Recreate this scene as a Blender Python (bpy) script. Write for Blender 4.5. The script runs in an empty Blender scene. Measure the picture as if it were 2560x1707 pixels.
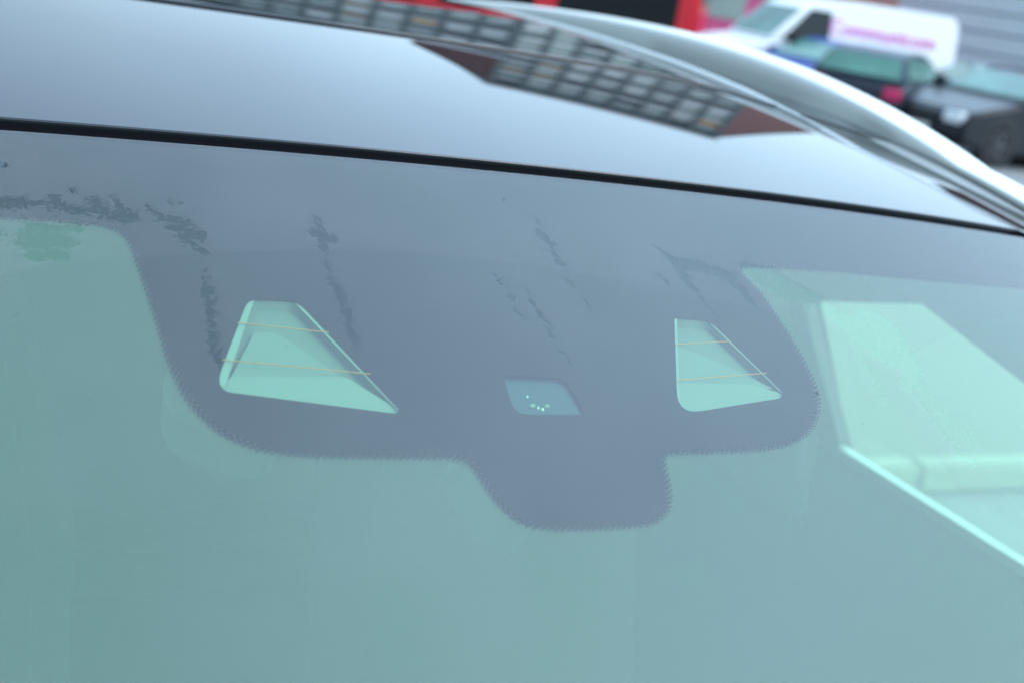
import bpy, bmesh, math, random
import numpy as np
from mathutils import Vector, Matrix
from mathutils.geometry import delaunay_2d_cdt

R = math.radians
rnd = random.Random(7)
SC = bpy.context.scene
COL = SC.collection

# ------------------------------------------------------------------ camera
CAM = np.array([-0.3322, -0.7861, 1.5904])
PITCH, ROLL, YAW, FPX = R(16.874), R(9.998), R(27.745), 3034.3
fw = np.array([math.sin(YAW)*math.cos(PITCH), math.cos(YAW)*math.cos(PITCH), -math.sin(PITCH)])
rt0 = np.array([math.cos(YAW), -math.sin(YAW), 0.0])
up0 = np.cross(rt0, fw)
rt = rt0*math.cos(ROLL)+up0*math.sin(ROLL)
up = up0*math.cos(ROLL)-rt0*math.sin(ROLL)
cd = bpy.data.cameras.new('camera')
cam = bpy.data.objects.new('camera', cd)
COL.objects.link(cam)
m = Matrix(((rt[0], up[0], -fw[0], CAM[0]), (rt[1], up[1], -fw[1], CAM[1]), (rt[2], up[2], -fw[2], CAM[2]), (0, 0, 0, 1)))
cam.matrix_world = m
cd.sensor_width = 36
cd.lens = FPX/2560*36
cd.clip_start = 0.02
cd.clip_end = 3000
cd.dof.use_dof = True
cd.dof.focus_distance = 0.78
cd.dof.aperture_fstop = 5.8
SC.camera = cam

# ------------------------------------------------------------------ sky, sun, exposure
SUN_EL, SUN_AZ = R(50), R(130)       # azimuth measured from +y towards +x
w = bpy.data.worlds.new('World')
SC.world = w
w.use_nodes = True
nt = w.node_tree
nt.nodes.clear()
sky = nt.nodes.new('ShaderNodeTexSky')
sky.sky_type = 'NISHITA'
sky.sun_disc = False
sky.sun_elevation = SUN_EL
sky.sun_rotation = SUN_AZ
sky.air_density = 1.0
sky.dust_density = 3.0
tc = nt.nodes.new('ShaderNodeTexCoord')
nz = nt.nodes.new('ShaderNodeTexNoise')
nz.inputs['Scale'].default_value = 1.6
nz.inputs['Detail'].default_value = 3
cr = nt.nodes.new('ShaderNodeMapRange')
cr.inputs[1].default_value = 0.3
cr.inputs[2].default_value = 0.7
cr.inputs[3].default_value = 0.62
cr.inputs[4].default_value = 0.82
mx = nt.nodes.new('ShaderNodeMix')
mx.data_type = 'RGBA'
sxyz = nt.nodes.new('ShaderNodeSeparateXYZ')
mr2 = nt.nodes.new('ShaderNodeMapRange')
mr2.inputs[1].default_value = 0.0
mr2.inputs[2].default_value = 0.8
veil = nt.nodes.new('ShaderNodeMix')
veil.data_type = 'RGBA'
veil.inputs[6].default_value = (6.0, 8.3, 9.5, 1)      # thin cloud, whiter towards the horizon
veil.inputs[7].default_value = (9.2, 13.6, 19.2, 1)
nt.links.new(tc.outputs['Generated'], sxyz.inputs[0])
nt.links.new(sxyz.outputs[2], mr2.inputs[0])
nt.links.new(mr2.outputs[0], veil.inputs[0])
nt.links.new(veil.outputs[2], mx.inputs[7])
bg = nt.nodes.new('ShaderNodeBackground')
bg.inputs[1].default_value = 0.12
ou = nt.nodes.new('ShaderNodeOutputWorld')
nt.links.new(tc.outputs['Generated'], nz.inputs['Vector'])
nt.links.new(nz.outputs[0], cr.inputs[0])
nt.links.new(cr.outputs[0], mx.inputs[0])
nt.links.new(sky.outputs[0], mx.inputs[6])
# brighter on the side of the veiled sun
vd = nt.nodes.new('ShaderNodeVectorMath'); vd.operation = 'DOT_PRODUCT'
vd.inputs[1].default_value = (math.sin(R(100)), math.cos(R(100)), 0)
gl = nt.nodes.new('ShaderNodeMapRange'); gl.interpolation_type = 'SMOOTHSTEP'
gl.inputs[1].default_value = -0.45; gl.inputs[2].default_value = 0.5; gl.inputs[3].default_value = 0.44; gl.inputs[4].default_value = 0.94
glo = nt.nodes.new('ShaderNodeMix'); glo.data_type = 'RGBA'; glo.blend_type = 'MULTIPLY'; glo.inputs[0].default_value = 1
nt.links.new(tc.outputs['Generated'], vd.inputs[0]); nt.links.new(vd.outputs['Value'], gl.inputs[0])
nt.links.new(mx.outputs[2], glo.inputs[6]); nt.links.new(gl.outputs[0], glo.inputs[7])
nt.links.new(glo.outputs[2], bg.inputs[0])
nt.links.new(bg.outputs[0], ou.inputs[0])
sd = bpy.data.lights.new('sun', 'SUN')
sd.energy = 0.7
sd.angle = R(25)
sd.color = (1, 0.96, 0.9)
so = bpy.data.objects.new('sun', sd)
COL.objects.link(so)
sv = Vector((math.sin(SUN_AZ)*math.cos(SUN_EL), math.cos(SUN_AZ)*math.cos(SUN_EL), math.sin(SUN_EL)))
so.rotation_euler = sv.to_track_quat('Z', 'Y').to_euler()
so.location = (0, 0, 30)
SC.view_settings.view_transform = 'Standard'
SC.view_settings.look = 'None'
SC.view_settings.exposure = 1.12
SC.view_settings.gamma = 1
SC.view_settings.use_curve_mapping = False
SC.cycles.max_bounces = 10
SC.cycles.transparent_max_bounces = 16
SC.cycles.glossy_bounces = 4
SC.cycles.diffuse_bounces = 4
SC.cycles.caustics_reflective = False
SC.cycles.caustics_refractive = False
SC.cycles.use_denoising = True
SC.cycles.sample_clamp_indirect = 6

# ------------------------------------------------------------------ materials
def mat(name, col, rough=0.5, metal=0.0, ior=1.5, coat=0.0, emit=None, noise=None, bump=None, spec=None):
    mm = bpy.data.materials.new(name)
    mm.use_nodes = True
    n = mm.node_tree
    b = n.nodes['Principled BSDF']
    b.inputs['Base Color'].default_value = (*col, 1)
    b.inputs['Roughness'].default_value = rough
    b.inputs['Metallic'].default_value = metal
    b.inputs['IOR'].default_value = ior
    b.inputs['Coat Weight'].default_value = coat
    b.inputs['Coat Roughness'].default_value = 0.03
    if spec is not None:
        b.inputs['Specular IOR Level'].default_value = spec
    if noise:
        sc_, amt = noise
        t = n.nodes.new('ShaderNodeTexCoord')
        nn = n.nodes.new('ShaderNodeTexNoise')
        nn.inputs['Scale'].default_value = sc_
        nn.inputs['Detail'].default_value = 5
        mp = n.nodes.new('ShaderNodeMapRange')
        mp.inputs[3].default_value = 1-amt
        mp.inputs[4].default_value = 1+amt
        ml = n.nodes.new('ShaderNodeMix')
        ml.data_type = 'RGBA'
        ml.blend_type = 'MULTIPLY'
        ml.inputs[0].default_value = 1
        ml.inputs[6].default_value = (*col, 1)
        n.links.new(t.outputs['Object'], nn.inputs['Vector'])
        n.links.new(nn.outputs[0], mp.inputs[0])
        n.links.new(mp.outputs[0], ml.inputs[7])
        n.links.new(ml.outputs[2], b.inputs['Base Color'])
        if bump:
            bp = n.nodes.new('ShaderNodeBump')
            bp.inputs['Strength'].default_value = bump
            bp.inputs['Distance'].default_value = 0.01
            n.links.new(nn.outputs[0], bp.inputs['Height'])
            n.links.new(bp.outputs[0], b.inputs['Normal'])
    return mm

def glass_mat(name, tint, ior, rough=0.0, thru=1.0):
    """thin pane: Fresnel reflection over tinted transmission"""
    mm = bpy.data.materials.new(name)
    mm.use_nodes = True
    n = mm.node_tree
    n.nodes.clear()
    o = n.nodes.new('ShaderNodeOutputMaterial')
    mixs = n.nodes.new('ShaderNodeMixShader')
    f = n.nodes.new('ShaderNodeFresnel')
    geo = n.nodes.new('ShaderNodeNewGeometry')          # same Fresnel from either side of a thin pane
    im = n.nodes.new('ShaderNodeMapRange')
    im.inputs[3].default_value = ior
    im.inputs[4].default_value = 1/ior
    n.links.new(geo.outputs['Backfacing'], im.inputs[0])
    n.links.new(im.outputs[0], f.inputs[0])
    tr = n.nodes.new('ShaderNodeBsdfTransparent')
    tr.inputs[0].default_value = (*tint, 1)
    g = n.nodes.new('ShaderNodeBsdfGlossy')
    g.inputs[0].default_value = (1, 1, 1, 1)
    g.inputs['Roughness'].default_value = rough
    n.links.new(f.outputs[0], mixs.inputs[0])
    n.links.new(tr.outputs[0], mixs.inputs[1])
    n.links.new(g.outputs[0], mixs.inputs[2])
    n.links.new(mixs.outputs[0], o.inputs[0])
    return mm

WS_TINT = (0.60, 0.93, 0.71)
M = {}
M['windscreen'] = glass_mat('windscreen glass', WS_TINT, 1.64)
M['side_glass'] = glass_mat('side glass', (0.86, 0.97, 0.88), 1.45)
M['frit'] = mat('black ceramic print', (0.006, 0.005, 0.010), 0.7, spec=0.22)
M['roof_black'] = mat('polished black roof', (0.008, 0.009, 0.011), 0.02, ior=1.55)
M['roof_glass'] = mat('black sunroof glass', (0.006, 0.007, 0.009), 0.015, ior=1.55)
for key in ('roof_black', 'roof_glass'):
    nn_ = M[key].node_tree; bb = nn_.nodes['Principled BSDF']
    t_ = nn_.nodes.new('ShaderNodeTexCoord'); v_ = nn_.nodes.new('ShaderNodeTexVoronoi'); v_.inputs['Scale'].default_value = 55
    m_ = nn_.nodes.new('ShaderNodeMapRange'); m_.inputs[1].default_value = 0.035; m_.inputs[2].default_value = 0.05; m_.inputs[3].default_value = 1; m_.inputs[4].default_value = 0
    f_ = nn_.nodes.new('ShaderNodeTexNoise'); f_.inputs['Scale'].default_value = 14; f_.inputs['Detail'].default_value = 6
    g_ = nn_.nodes.new('ShaderNodeMapRange'); g_.inputs[1].default_value = 0.5; g_.inputs[2].default_value = 0.62
    a_ = nn_.nodes.new('ShaderNodeMath'); a_.operation = 'MULTIPLY'
    c_ = nn_.nodes.new('ShaderNodeMix'); c_.data_type = 'RGBA'
    c_.inputs[6].default_value = (0.008, 0.009, 0.011, 1); c_.inputs[7].default_value = (0.05, 0.05, 0.05, 1)
    h_ = nn_.nodes.new('ShaderNodeMapRange'); h_.inputs[3].default_value = 0.02; h_.inputs[4].default_value = 0.5
    nn_.links.new(t_.outputs['Object'], v_.inputs['Vector']); nn_.links.new(t_.outputs['Object'], f_.inputs['Vector'])
    nn_.links.new(v_.outputs['Distance'], m_.inputs[0]); nn_.links.new(f_.outputs[0], g_.inputs[0])
    nn_.links.new(m_.outputs[0], a_.inputs[0]); nn_.links.new(g_.outputs[0], a_.inputs[1])
    nn_.links.new(a_.outputs[0], c_.inputs[0]); nn_.links.new(c_.outputs[2], bb.inputs['Base Color'])
    nn_.links.new(a_.outputs[0], h_.inputs[0]); nn_.links.new(h_.outputs[0], bb.inputs['Roughness'])
M['rubber'] = mat('black rubber', (0.003, 0.003, 0.004), 0.8, spec=0.05)
M['silver'] = mat('satin silver rail', (0.70, 0.72, 0.66), 0.40, metal=0.0)
M['seam'] = mat('dark grey joint', (0.07, 0.078, 0.078), 0.6)
M['strip_reflection'] = mat('grey roof edge strip and reflection', (0.26, 0.275, 0.265), 0.3)
M['silver_paint'] = mat('silver car paint', (0.45, 0.47, 0.49), 0.3, metal=0.6, coat=0.8)
M['interior'] = mat('grey cabin trim', (0.13, 0.13, 0.12), 0.9, noise=(9, 0.05))
M['surround'] = mat('window lit pillar trim', (0.30, 0.30, 0.28), 0.9, noise=(9, 0.05))  # cabin trim lightened in colour to paint daylight from the side window
M['seat'] = mat('grey seat cloth', (0.028, 0.028, 0.027), 0.95, noise=(30, 0.06))
M['dash'] = mat('dark dashboard plastic', (0.028, 0.028, 0.028), 0.85, noise=(60, 0.06))
M['pale_trim'] = mat('pale headliner cloth', (0.42, 0.42, 0.40), 0.9, noise=(40, 0.04))
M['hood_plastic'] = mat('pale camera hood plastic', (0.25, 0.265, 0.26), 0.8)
M['hood_floor'] = mat('shaded camera hood floor', (0.20, 0.21, 0.21), 0.8)
M['sensor'] = mat('sensor gel pad', (0.02, 0.045, 0.075), 0.4)
M['led'] = mat('clear sensor lens', (0.75, 0.85, 0.8), 0.15)
M['wire'] = mat('orange heating wire', (0.85, 0.28, 0.04), 0.4)
M['chrome'] = mat('bright trim', (0.6, 0.62, 0.58), 0.3, metal=0.5)
M['tyre'] = mat('tyre rubber', (0.02, 0.02, 0.02), 0.85)
M['dark_rim'] = mat('dull dark rim', (0.06, 0.06, 0.065), 0.5)
M['rim'] = mat('alloy rim', (0.5, 0.5, 0.52), 0.3, metal=0.8)
M['black'] = mat('black plastic', (0.012, 0.012, 0.013), 0.5)
M['lamp'] = mat('headlamp lens', (0.75, 0.78, 0.78), 0.12)
M['red_lamp'] = mat('tail lamp', (0.6, 0.03, 0.12), 0.2)
M['white_paint'] = mat('white van paint', (0.80, 0.80, 0.78), 0.35, coat=0.5)
M['bus_red'] = mat('red bus paint', (0.72, 0.008, 0.02), 0.35, coat=0.4)
M['dark_glass'] = mat('dark vehicle glass', (0.006, 0.009, 0.010), 0.04, spec=0.35)
M['car_glass'] = mat('green vehicle glass', (0.07, 0.18, 0.14), 0.08, spec=0.3, noise=(1.6, 0.75))
M['blue_paint'] = mat('blue car paint', (0.04, 0.08, 0.28), 0.35, spec=0.35)
M['navy_paint'] = mat('dark navy car paint', (0.012, 0.02, 0.045), 0.3, coat=1.0)
M['grey_paint'] = mat('dark grey car paint', (0.02, 0.026, 0.04), 0.35, spec=0.35)
M['black_paint'] = mat('black car paint', (0.006, 0.008, 0.013), 0.33, spec=0.4)
M['pink'] = mat('pink lettering', (0.85, 0.25, 0.52), 0.5)
M['magenta'] = mat('pink shop fascia', (0.62, 0.10, 0.25), 0.5, noise=(2, 0.2))
M['slat'] = mat('grey cladding', (0.56, 0.63, 0.63), 0.5, noise=(0.8, 0.06))
M['slat_gap'] = mat('cladding backing', (0.26, 0.31, 0.34), 0.7)
M['facade'] = mat('grey green facade frame', (0.12, 0.145, 0.145), 0.6, noise=(0.3, 0.15))
M['slab'] = mat('pale floor edge', (0.72, 0.73, 0.74), 0.7, noise=(0.4, 0.12))
M['number_plate'] = mat('white number plate', (0.7, 0.7, 0.66), 0.4)
M['white_line'] = mat('white road paint', (0.75, 0.75, 0.70), 0.7, noise=(6, 0.12))
M['concrete'] = mat('kerb concrete', (0.32, 0.32, 0.30), 0.85, noise=(4, 0.15))
PANES = [mat('pale blind behind glass', (0.60, 0.62, 0.58), 0.25), mat('green grey pane', (0.16, 0.22, 0.20), 0.12),
         mat('dark pane', (0.035, 0.045, 0.045), 0.08), mat('greenish pane', (0.38, 0.45, 0.39), 0.15),
         mat('amber blind', (0.55, 0.30, 0.05), 0.4), mat('tan blind', (0.30, 0.22, 0.11), 0.4)]

def brick_mat(name):
    mm = bpy.data.materials.new(name)
    mm.use_nodes = True
    n = mm.node_tree
    b = n.nodes['Principled BSDF']
    t = n.nodes.new('ShaderNodeTexCoord')
    mp = n.nodes.new('ShaderNodeMapping')
    mp.inputs['Rotation'].default_value = (R(90), 0, 0)
    bk = n.nodes.new('ShaderNodeTexBrick')
    bk.inputs['Color1'].default_value = (0.17, 0.040, 0.030, 1)
    bk.inputs['Color2'].default_value = (0.12, 0.030, 0.024, 1)
    bk.inputs['Mortar'].default_value = (0.14, 0.09, 0.08, 1)
    bk.inputs['Scale'].default_value = 4
    n.links.new(t.outputs['Object'], mp.inputs[0])
    n.links.new(mp.outputs[0], bk.inputs['Vector'])
    n.links.new(bk.outputs[0], b.inputs['Base Color'])
    b.inputs['Roughness'].default_value = 0.85
    return mm
M['brick'] = brick_mat('red brick')

def asphalt():
    mm = mat('asphalt', (0.21, 0.213, 0.21), 0.9, noise=(2.5, 0.12))
    return mm
M['asphalt'] = asphalt()

# ------------------------------------------------------------------ helpers
def link(name, mesh, parent=None):
    o = bpy.data.objects.new(name, mesh)
    COL.objects.link(o)
    if parent is not None:
        o.parent = parent
    return o

def mesh_obj(name, verts, faces, material, parent=None, smooth=False, normals=None):
    me = bpy.data.meshes.new(name)
    me.from_pydata(verts if isinstance(verts[0], list) else [tuple(map(float, v)) for v in verts], [], faces)
    me.materials.append(material)
    if smooth:
        me.polygons.foreach_set('use_smooth', [True]*len(me.polygons))
    me.update()
    if normals is not None:
        me.normals_split_custom_set_from_vertices([tuple(map(float, v)) for v in normals])
    return link(name, me, parent)

def tag(o, label=None, cat=None, group=None, kind=None):
    if label: o['label'] = label
    if cat: o['category'] = cat
    if group: o['group'] = group
    if kind: o['kind'] = kind
    return o

def empty(name, loc=(0, 0, 0), rz=0.0, **k):
    o = bpy.data.objects.new(name, None)
    o.empty_display_size = 0.2
    COL.objects.link(o)
    o.location = loc
    o.rotation_euler = (0, 0, rz)
    return tag(o, **k)

class MB:
    def __init__(s):
        s.bm = bmesh.new()
    def box(s, x0, x1, y0, y1, z0, z1):
        vs = [s.bm.verts.new(p) for p in ((x0, y0, z0), (x1, y0, z0), (x1, y1, z0), (x0, y1, z0), (x0, y0, z1), (x1, y0, z1), (x1, y1, z1), (x0, y1, z1))]
        for f in ((0, 3, 2, 1), (4, 5, 6, 7), (0, 1, 5, 4), (1, 2, 6, 5), (2, 3, 7, 6), (3, 0, 4, 7)):
            s.bm.faces.new([vs[i] for i in f])
        return s
    def poly_extrude(s, pts, d):
        """pts: planar loop of 3-D points, d: extrusion vector"""
        a = [s.bm.verts.new(p) for p in pts]
        b = [s.bm.verts.new((p[0]+d[0], p[1]+d[1], p[2]+d[2])) for p in pts]
        n = len(pts)
        s.bm.faces.new(a[::-1])
        s.bm.faces.new(b)
        for i in range(n):
            s.bm.faces.new([a[i], a[(i+1) % n], b[(i+1) % n], b[i]])
        return s
    def loft(s, rings, cap=True):
        vs = [[s.bm.verts.new(p) for p in r] for r in rings]
        n = len(rings[0])
        for i in range(len(vs)-1):
            for j in range(n):
                s.bm.faces.new([vs[i][j], vs[i][(j+1) % n], vs[i+1][(j+1) % n], vs[i+1][j]])
        if cap:
            s.bm.faces.new(vs[0][::-1])
            s.bm.faces.new(vs[-1])
        return s
    def cyl(s, c, axis, r, h, n=24, r2=None):
        c = Vector(c); ax = Vector(axis).normalized()
        u = ax.orthogonal().normalized(); v = ax.cross(u)
        r2 = r if r2 is None else r2
        r0 = [c-ax*h/2+(u*math.cos(2*math.pi*i/n)+v*math.sin(2*math.pi*i/n))*r for i in range(n)]
        r1 = [c+ax*h/2+(u*math.cos(2*math.pi*i/n)+v*math.sin(2*math.pi*i/n))*r2 for i in range(n)]
        return s.loft([r0, r1])
    def bevel(s, off, seg=2):
        s.bm.normal_update()
        bmesh.ops.bevel(s.bm, geom=list(s.bm.edges), offset=off, segments=seg, affect='EDGES', clamp_overlap=True)
        return s
    def build(s, name, material, parent=None, smooth=False):
        bmesh.ops.recalc_face_normals(s.bm, faces=list(s.bm.faces))
        me = bpy.data.meshes.new(name)
        s.bm.to_mesh(me)
        s.bm.free()
        me.materials.append(material)
        if smooth:
            me.polygons.foreach_set('use_smooth', [True]*len(me.polygons))
            me.set_sharp_from_angle(angle=R(38))
        return link(name, me, parent)

# pixels of the 2560-wide photograph -> rays
def ray(px, py):
    d = fw+(px-1280)/FPX*rt-(py-853.5)/FPX*up
    return d/np.linalg.norm(d)
def on_x(px, py, X):
    d = ray(px, py); return CAM+d*(X-CAM[0])/d[0]
def on_z(px, py, Z):
    d = ray(px, py); return CAM+d*(Z-CAM[2])/d[2]
def on_surf(px, py, F, t0=0.05, t1=4.0):
    d = ray(px, py)
    ts = np.linspace(t0, t1, 400)
    X = CAM[None]+ts[:, None]*d[None]
    g = X[:, 2]-F(X[:, 0], X[:, 1])
    i = int(np.argmax(g < 0))
    a, b = ts[max(i-1, 0)], ts[i]
    for _ in range(40):
        mth = (a+b)/2
        p = CAM+mth*d
        if p[2]-F(p[0], p[1]) > 0: a = mth
        else: b = mth
    return CAM+a*d

# ------------------------------------------------------------------ surfaces of the car
KX, CX, RHO = 0.06324, 0.12330, R(24.237)
TR = math.tan(RHO)
def yh(x): return 0.1310*x*x-0.0095*x+0.0*x
def WS(x, y):
    return 1.45-KX*x*x+TR*(y-yh(x))
RA, RB, RK = 0.157, 0.0996, -0.04
def y_sun(x): return 0.472+0.15*np.minimum(x*x, 0.2)-0.9*np.clip(np.abs(x)-0.55, 0, 0.3)
def ROOF(x, y):
    yp = y-yh(x)
    z = 1.45-(KX+RK*np.minimum(yp, 1.0))*x*x+RA*yp-RB*yp*yp
    return z
S0, S2, SK = 0.050, 0.070, 0.055
def SUNR(x, y):
    yp = y-yh(x); yl = y_sun(x)
    d = yp-yl
    zl = ROOF(x, yh(x)+yl)
    return np.where(d > 0, zl+(S0+S2*x*x)*d-SK*d*d, ROOF(x, y))
def nrm(F, x, y):
    e = 1e-4
    gx = (F(x+e, y)-F(x-e, y))/(2*e); gy = (F(x, y+e)-F(x, y-e))/(2*e)
    n = np.array([-gx, -gy, 1.0]); return n/np.linalg.norm(n)

def surf_grid(name, F, xs, ys_of, nv, material, parent, dz=0.0, thick=0.0):
    """grid over x and a per-x range of y; custom smooth normals"""
    V, Nn, Fc = [], [], []
    nu = len(xs)
    for x in xs:
        a, b = ys_of(x)
        for j in range(nv+1):
            y = a+(b-a)*j/nv
            n = nrm(F, x, y)
            V.append((x, y, float(F(x, y))+dz)); Nn.append(n)
    for i in range(nu-1):
        for j in range(nv):
            a = i*(nv+1)+j
            Fc.append((a, a+nv+1, a+nv+2, a+1))
    return mesh_obj(name, V, Fc, material, parent, smooth=True, normals=Nn)

# ------------------------------------------------------------------ setting
def sheet(name, pts, material, **k):
    o = mesh_obj(name, pts, [tuple(range(len(pts)))], material)
    return tag(o, kind='structure', **k)
g = 1500
sheet('ground', [(-g, -g, 0), (g, -g, 0), (g, g, 0), (-g, g, 0)], M['asphalt'])

def polar(az, d):
    return np.array([d*math.sin(R(az)), d*math.cos(R(az)), 0.0])

# ------------------------------------------------------------------ our car
car = empty('parked_car', (0, 0, 0), label='silver car with polished black roof, seen close over its green tinted windscreen', cat='car')

# windscreen: green glass, black print under it, dust on it
XW = 0.745
xs = np.linspace(-XW, XW, 121)
def ws_range(x):
    t = abs(x)/XW
    return (yh(x)-1.14, yh(x)-0.0)
ws = surf_grid('windscreen', WS, xs, ws_range, 90, M['windscreen'], car)

FR_DZ = -0.0022
def wpt(px, py, dz=0.0):
    p = on_surf(px, py, lambda x, y: WS(x, y)+dz)
    return (float(p[0]), float(p[1]))

def smooth_loop(pts, n=6, closed=True):
    """Catmull-Rom through pixel points"""
    out = []
    N = len(pts)
    for i in range(N if closed else N-1):
        p0 = pts[(i-1) % N] if closed or i > 0 else pts[i]
        p1 = pts[i]; p2 = pts[(i+1) % N]
        p3 = pts[(i+2) % N] if closed or i+2 < N else pts[(i+1) % N]
        for k in range(n):
            t = k/n
            out.append(tuple(0.5*((2*p1[a])+(-p0[a]+p2[a])*t+(2*p0[a]-5*p1[a]+4*p2[a]-p3[a])*t*t+(-p0[a]+3*p1[a]-3*p2[a]+p3[a])*t**3) for a in (0, 1)))
    if not closed: out.append(tuple(pts[-1]))
    return out

def rounded(pts, rs, n=8):
    """polygon with rounded corners, pts in pixels, rs: how far the rounding runs along each side"""
    out = []
    N = len(pts)
    for i in range(N):
        p = np.array(pts[i], float); a = np.array(pts[i-1], float); b = np.array(pts[(i+1) % N], float)
        r = rs[i]
        ra, rb = (r if isinstance(r, tuple) else (r, r))
        A = p+(a-p)/np.linalg.norm(a-p)*ra; B = p+(b-p)/np.linalg.norm(b-p)*rb
        for k in range(n+1):
            t = k/n
            q = (1-t)**2*A+2*t*(1-t)*p+t*t*B
            out.append((float(q[0]), float(q[1])))
    return out

# lower outline of the print, left to right (photo pixels)
edge_px = [(-260, 522), (-120, 528), (0, 536), (110, 541), (200, 549), (262, 558), (302, 572), (330, 596), (346, 628), (362, 674), (385, 740), (408, 812),
           (428, 880), (448, 935), (475, 985), (510, 1030), (552, 1068), (600, 1095), (655, 1113), (715, 1123), (790, 1128), (900, 1131),
           (1020, 1132), (1110, 1133), (1152, 1137), (1180, 1150), (1202, 1176), (1230, 1220), (1262, 1262), (1295, 1290), (1335, 1305),
           (1390, 1311), (1470, 1310), (1560, 1305), (1618, 1297), (1650, 1278), (1664, 1250), (1664, 1220), (1656, 1180), (1650, 1150),
           (1652, 1128), (1675, 1124), (1760, 1121), (1860, 1117), (1930, 1110), (1985, 1092), (2020, 1062), (2036, 1020), (2036, 985),
           (2020, 935), (1992, 880), (1950, 810), (1905, 745), (1870, 705), (1846, 680), (1843, 664), (1862, 661), (1950, 664), (2100, 674), (2300, 693), (2560, 716), (2750, 733)]
edge_px = smooth_loop(edge_px, 5, closed=False)
edge = [wpt(px, py, FR_DZ) for px, py in edge_px]
# closing run along the header
hdr = [(x, yh(x)-0.0005) for x in np.linspace(XW, -XW, 60)]
left_out = [(-XW, edge[0][1]-0.01)]
right_out = [(XW, edge[-1][1]-0.005)]
frit_outer = left_out+edge+right_out+hdr

winL_px = rounded([(620, 749), (745, 754), (1010, 1036), (534, 975)], [24, 30, (26, 38), (46, 60)])
winR_px = rounded([(1686, 796), (1774, 801), (1970, 992), (1694, 1036)], [5, 28, 30, (60, 60)])
sens_px = rounded([(1258, 938), (1412, 944), (1466, 1036), (1286, 1035)], [12, 36, 12, 36])
winL = [wpt(*p, FR_DZ) for p in winL_px]
winR = [wpt(*p, FR_DZ) for p in winR_px]
sensw = [wpt(*p, FR_DZ) for p in sens_px]

def inside(p, poly):
    c = False
    n = len(poly)
    j = n-1
    for i in range(n):
        xi, yi = poly[i]; xj, yj = poly[j]
        if (yi > p[1]) != (yj > p[1]) and p[0] < (xj-xi)*(p[1]-yi)/(yj-yi)+xi: c = not c
        j = i
    return c

def cdt_surface(name, outer, holes, F, dz, material, parent, step=0.02, thick=0.0):
    pts = []; edges = []
    for loop in [outer]+holes:
        s = len(pts); pts += loop
        edges += [(s+i, s+(i+1) % len(loop)) for i in range(len(loop))]
    xs_ = [p[0] for p in outer]; ys_ = [p[1] for p in outer]
    x = min(xs_)
    while x < max(xs_):
        y = min(ys_)
        while y < max(ys_):
            if inside((x, y), outer) and not any(inside((x, y), h) for h in holes): pts.append((x, y))
            y += step
        x += step
    v, e, f, *_ = delaunay_2d_cdt([Vector(p) for p in pts], edges, [], 0, 1e-6)
    fs = []
    for t in f:
        c = (sum(v[i][0] for i in t)/len(t), sum(v[i][1] for i in t)/len(t))
        if inside(c, outer) and not any(inside(c, h) for h in holes): fs.append(tuple(t))
    V = [(p[0], p[1], float(F(p[0], p[1]))+dz) for p in v]
    return mesh_obj(name, V, fs, material, parent)

cdt_surface('frit_band', frit_outer, [winL, winR, sensw], WS, FR_DZ, M['frit'], ws)

# added film behind the clear glass, brightening it evenly and veiling the cabin
M['brightening_film'] = bpy.data.materials.new('added brightening film')
hm = M['brightening_film']; hm.use_nodes = True
hn = hm.node_tree; hn.nodes.clear()
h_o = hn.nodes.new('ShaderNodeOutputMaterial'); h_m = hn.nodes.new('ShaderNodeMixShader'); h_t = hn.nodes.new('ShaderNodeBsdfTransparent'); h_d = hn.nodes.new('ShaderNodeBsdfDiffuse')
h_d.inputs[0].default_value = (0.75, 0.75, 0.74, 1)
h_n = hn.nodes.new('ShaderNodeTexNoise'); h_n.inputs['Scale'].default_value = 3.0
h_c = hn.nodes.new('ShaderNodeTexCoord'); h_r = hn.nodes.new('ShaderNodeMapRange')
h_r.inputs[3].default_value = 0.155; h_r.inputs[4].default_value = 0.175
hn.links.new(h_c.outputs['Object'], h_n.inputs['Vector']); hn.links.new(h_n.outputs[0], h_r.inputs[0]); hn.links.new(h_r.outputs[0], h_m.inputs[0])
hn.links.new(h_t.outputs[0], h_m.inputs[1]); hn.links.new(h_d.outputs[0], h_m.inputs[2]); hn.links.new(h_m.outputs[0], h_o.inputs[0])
film_outer = [(-XW, edge[0][1])]+edge+[(XW, edge[-1][1])]+[(x, yh(x)-1.12) for x in np.linspace(XW, -XW, 30)]
cdt_surface('brightening_film', film_outer, [], WS, -0.0034, hm, ws, step=0.03)

# halftone dots along the edge of the print
def resample(poly, step):
    out = []; acc = 0.0
    P = [np.array(p) for p in poly]
    for a, b in zip(P[:-1], P[1:]):
        L = float(np.linalg.norm(b-a))
        if L < 1e-9: continue
        tdir = (b-a)/L
        s = acc
        while s < L:
            out.append((a+tdir*s, tdir)); s += step
        acc = s-L
    return out
PITCH_D = 0.0037
V, Fc = [], []
def dot(cx, cy, r, n=8):
    s = len(V)
    for k in range(n):
        a = 2*math.pi*k/n
        x, y = cx+r*math.cos(a), cy+r*math.sin(a)
        V.append((x, y, float(WS(x, y))+FR_DZ+0.0001))
    Fc.append(tuple(range(s, s+n)))
for k, (p, t) in enumerate(resample(edge, PITCH_D)):
    nn = np.array([t[1], -t[0]])        # away from the print
    dot(*(p+nn*0.0004), 0.00135)
    dot(*(p+t*PITCH_D/2+nn*0.0020), 0.00110)
    dot(*(p+nn*0.0036), 0.00075)
mesh_obj('frit_dots', V, Fc, M['frit'], ws)['kind'] = 'stuff'

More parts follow.
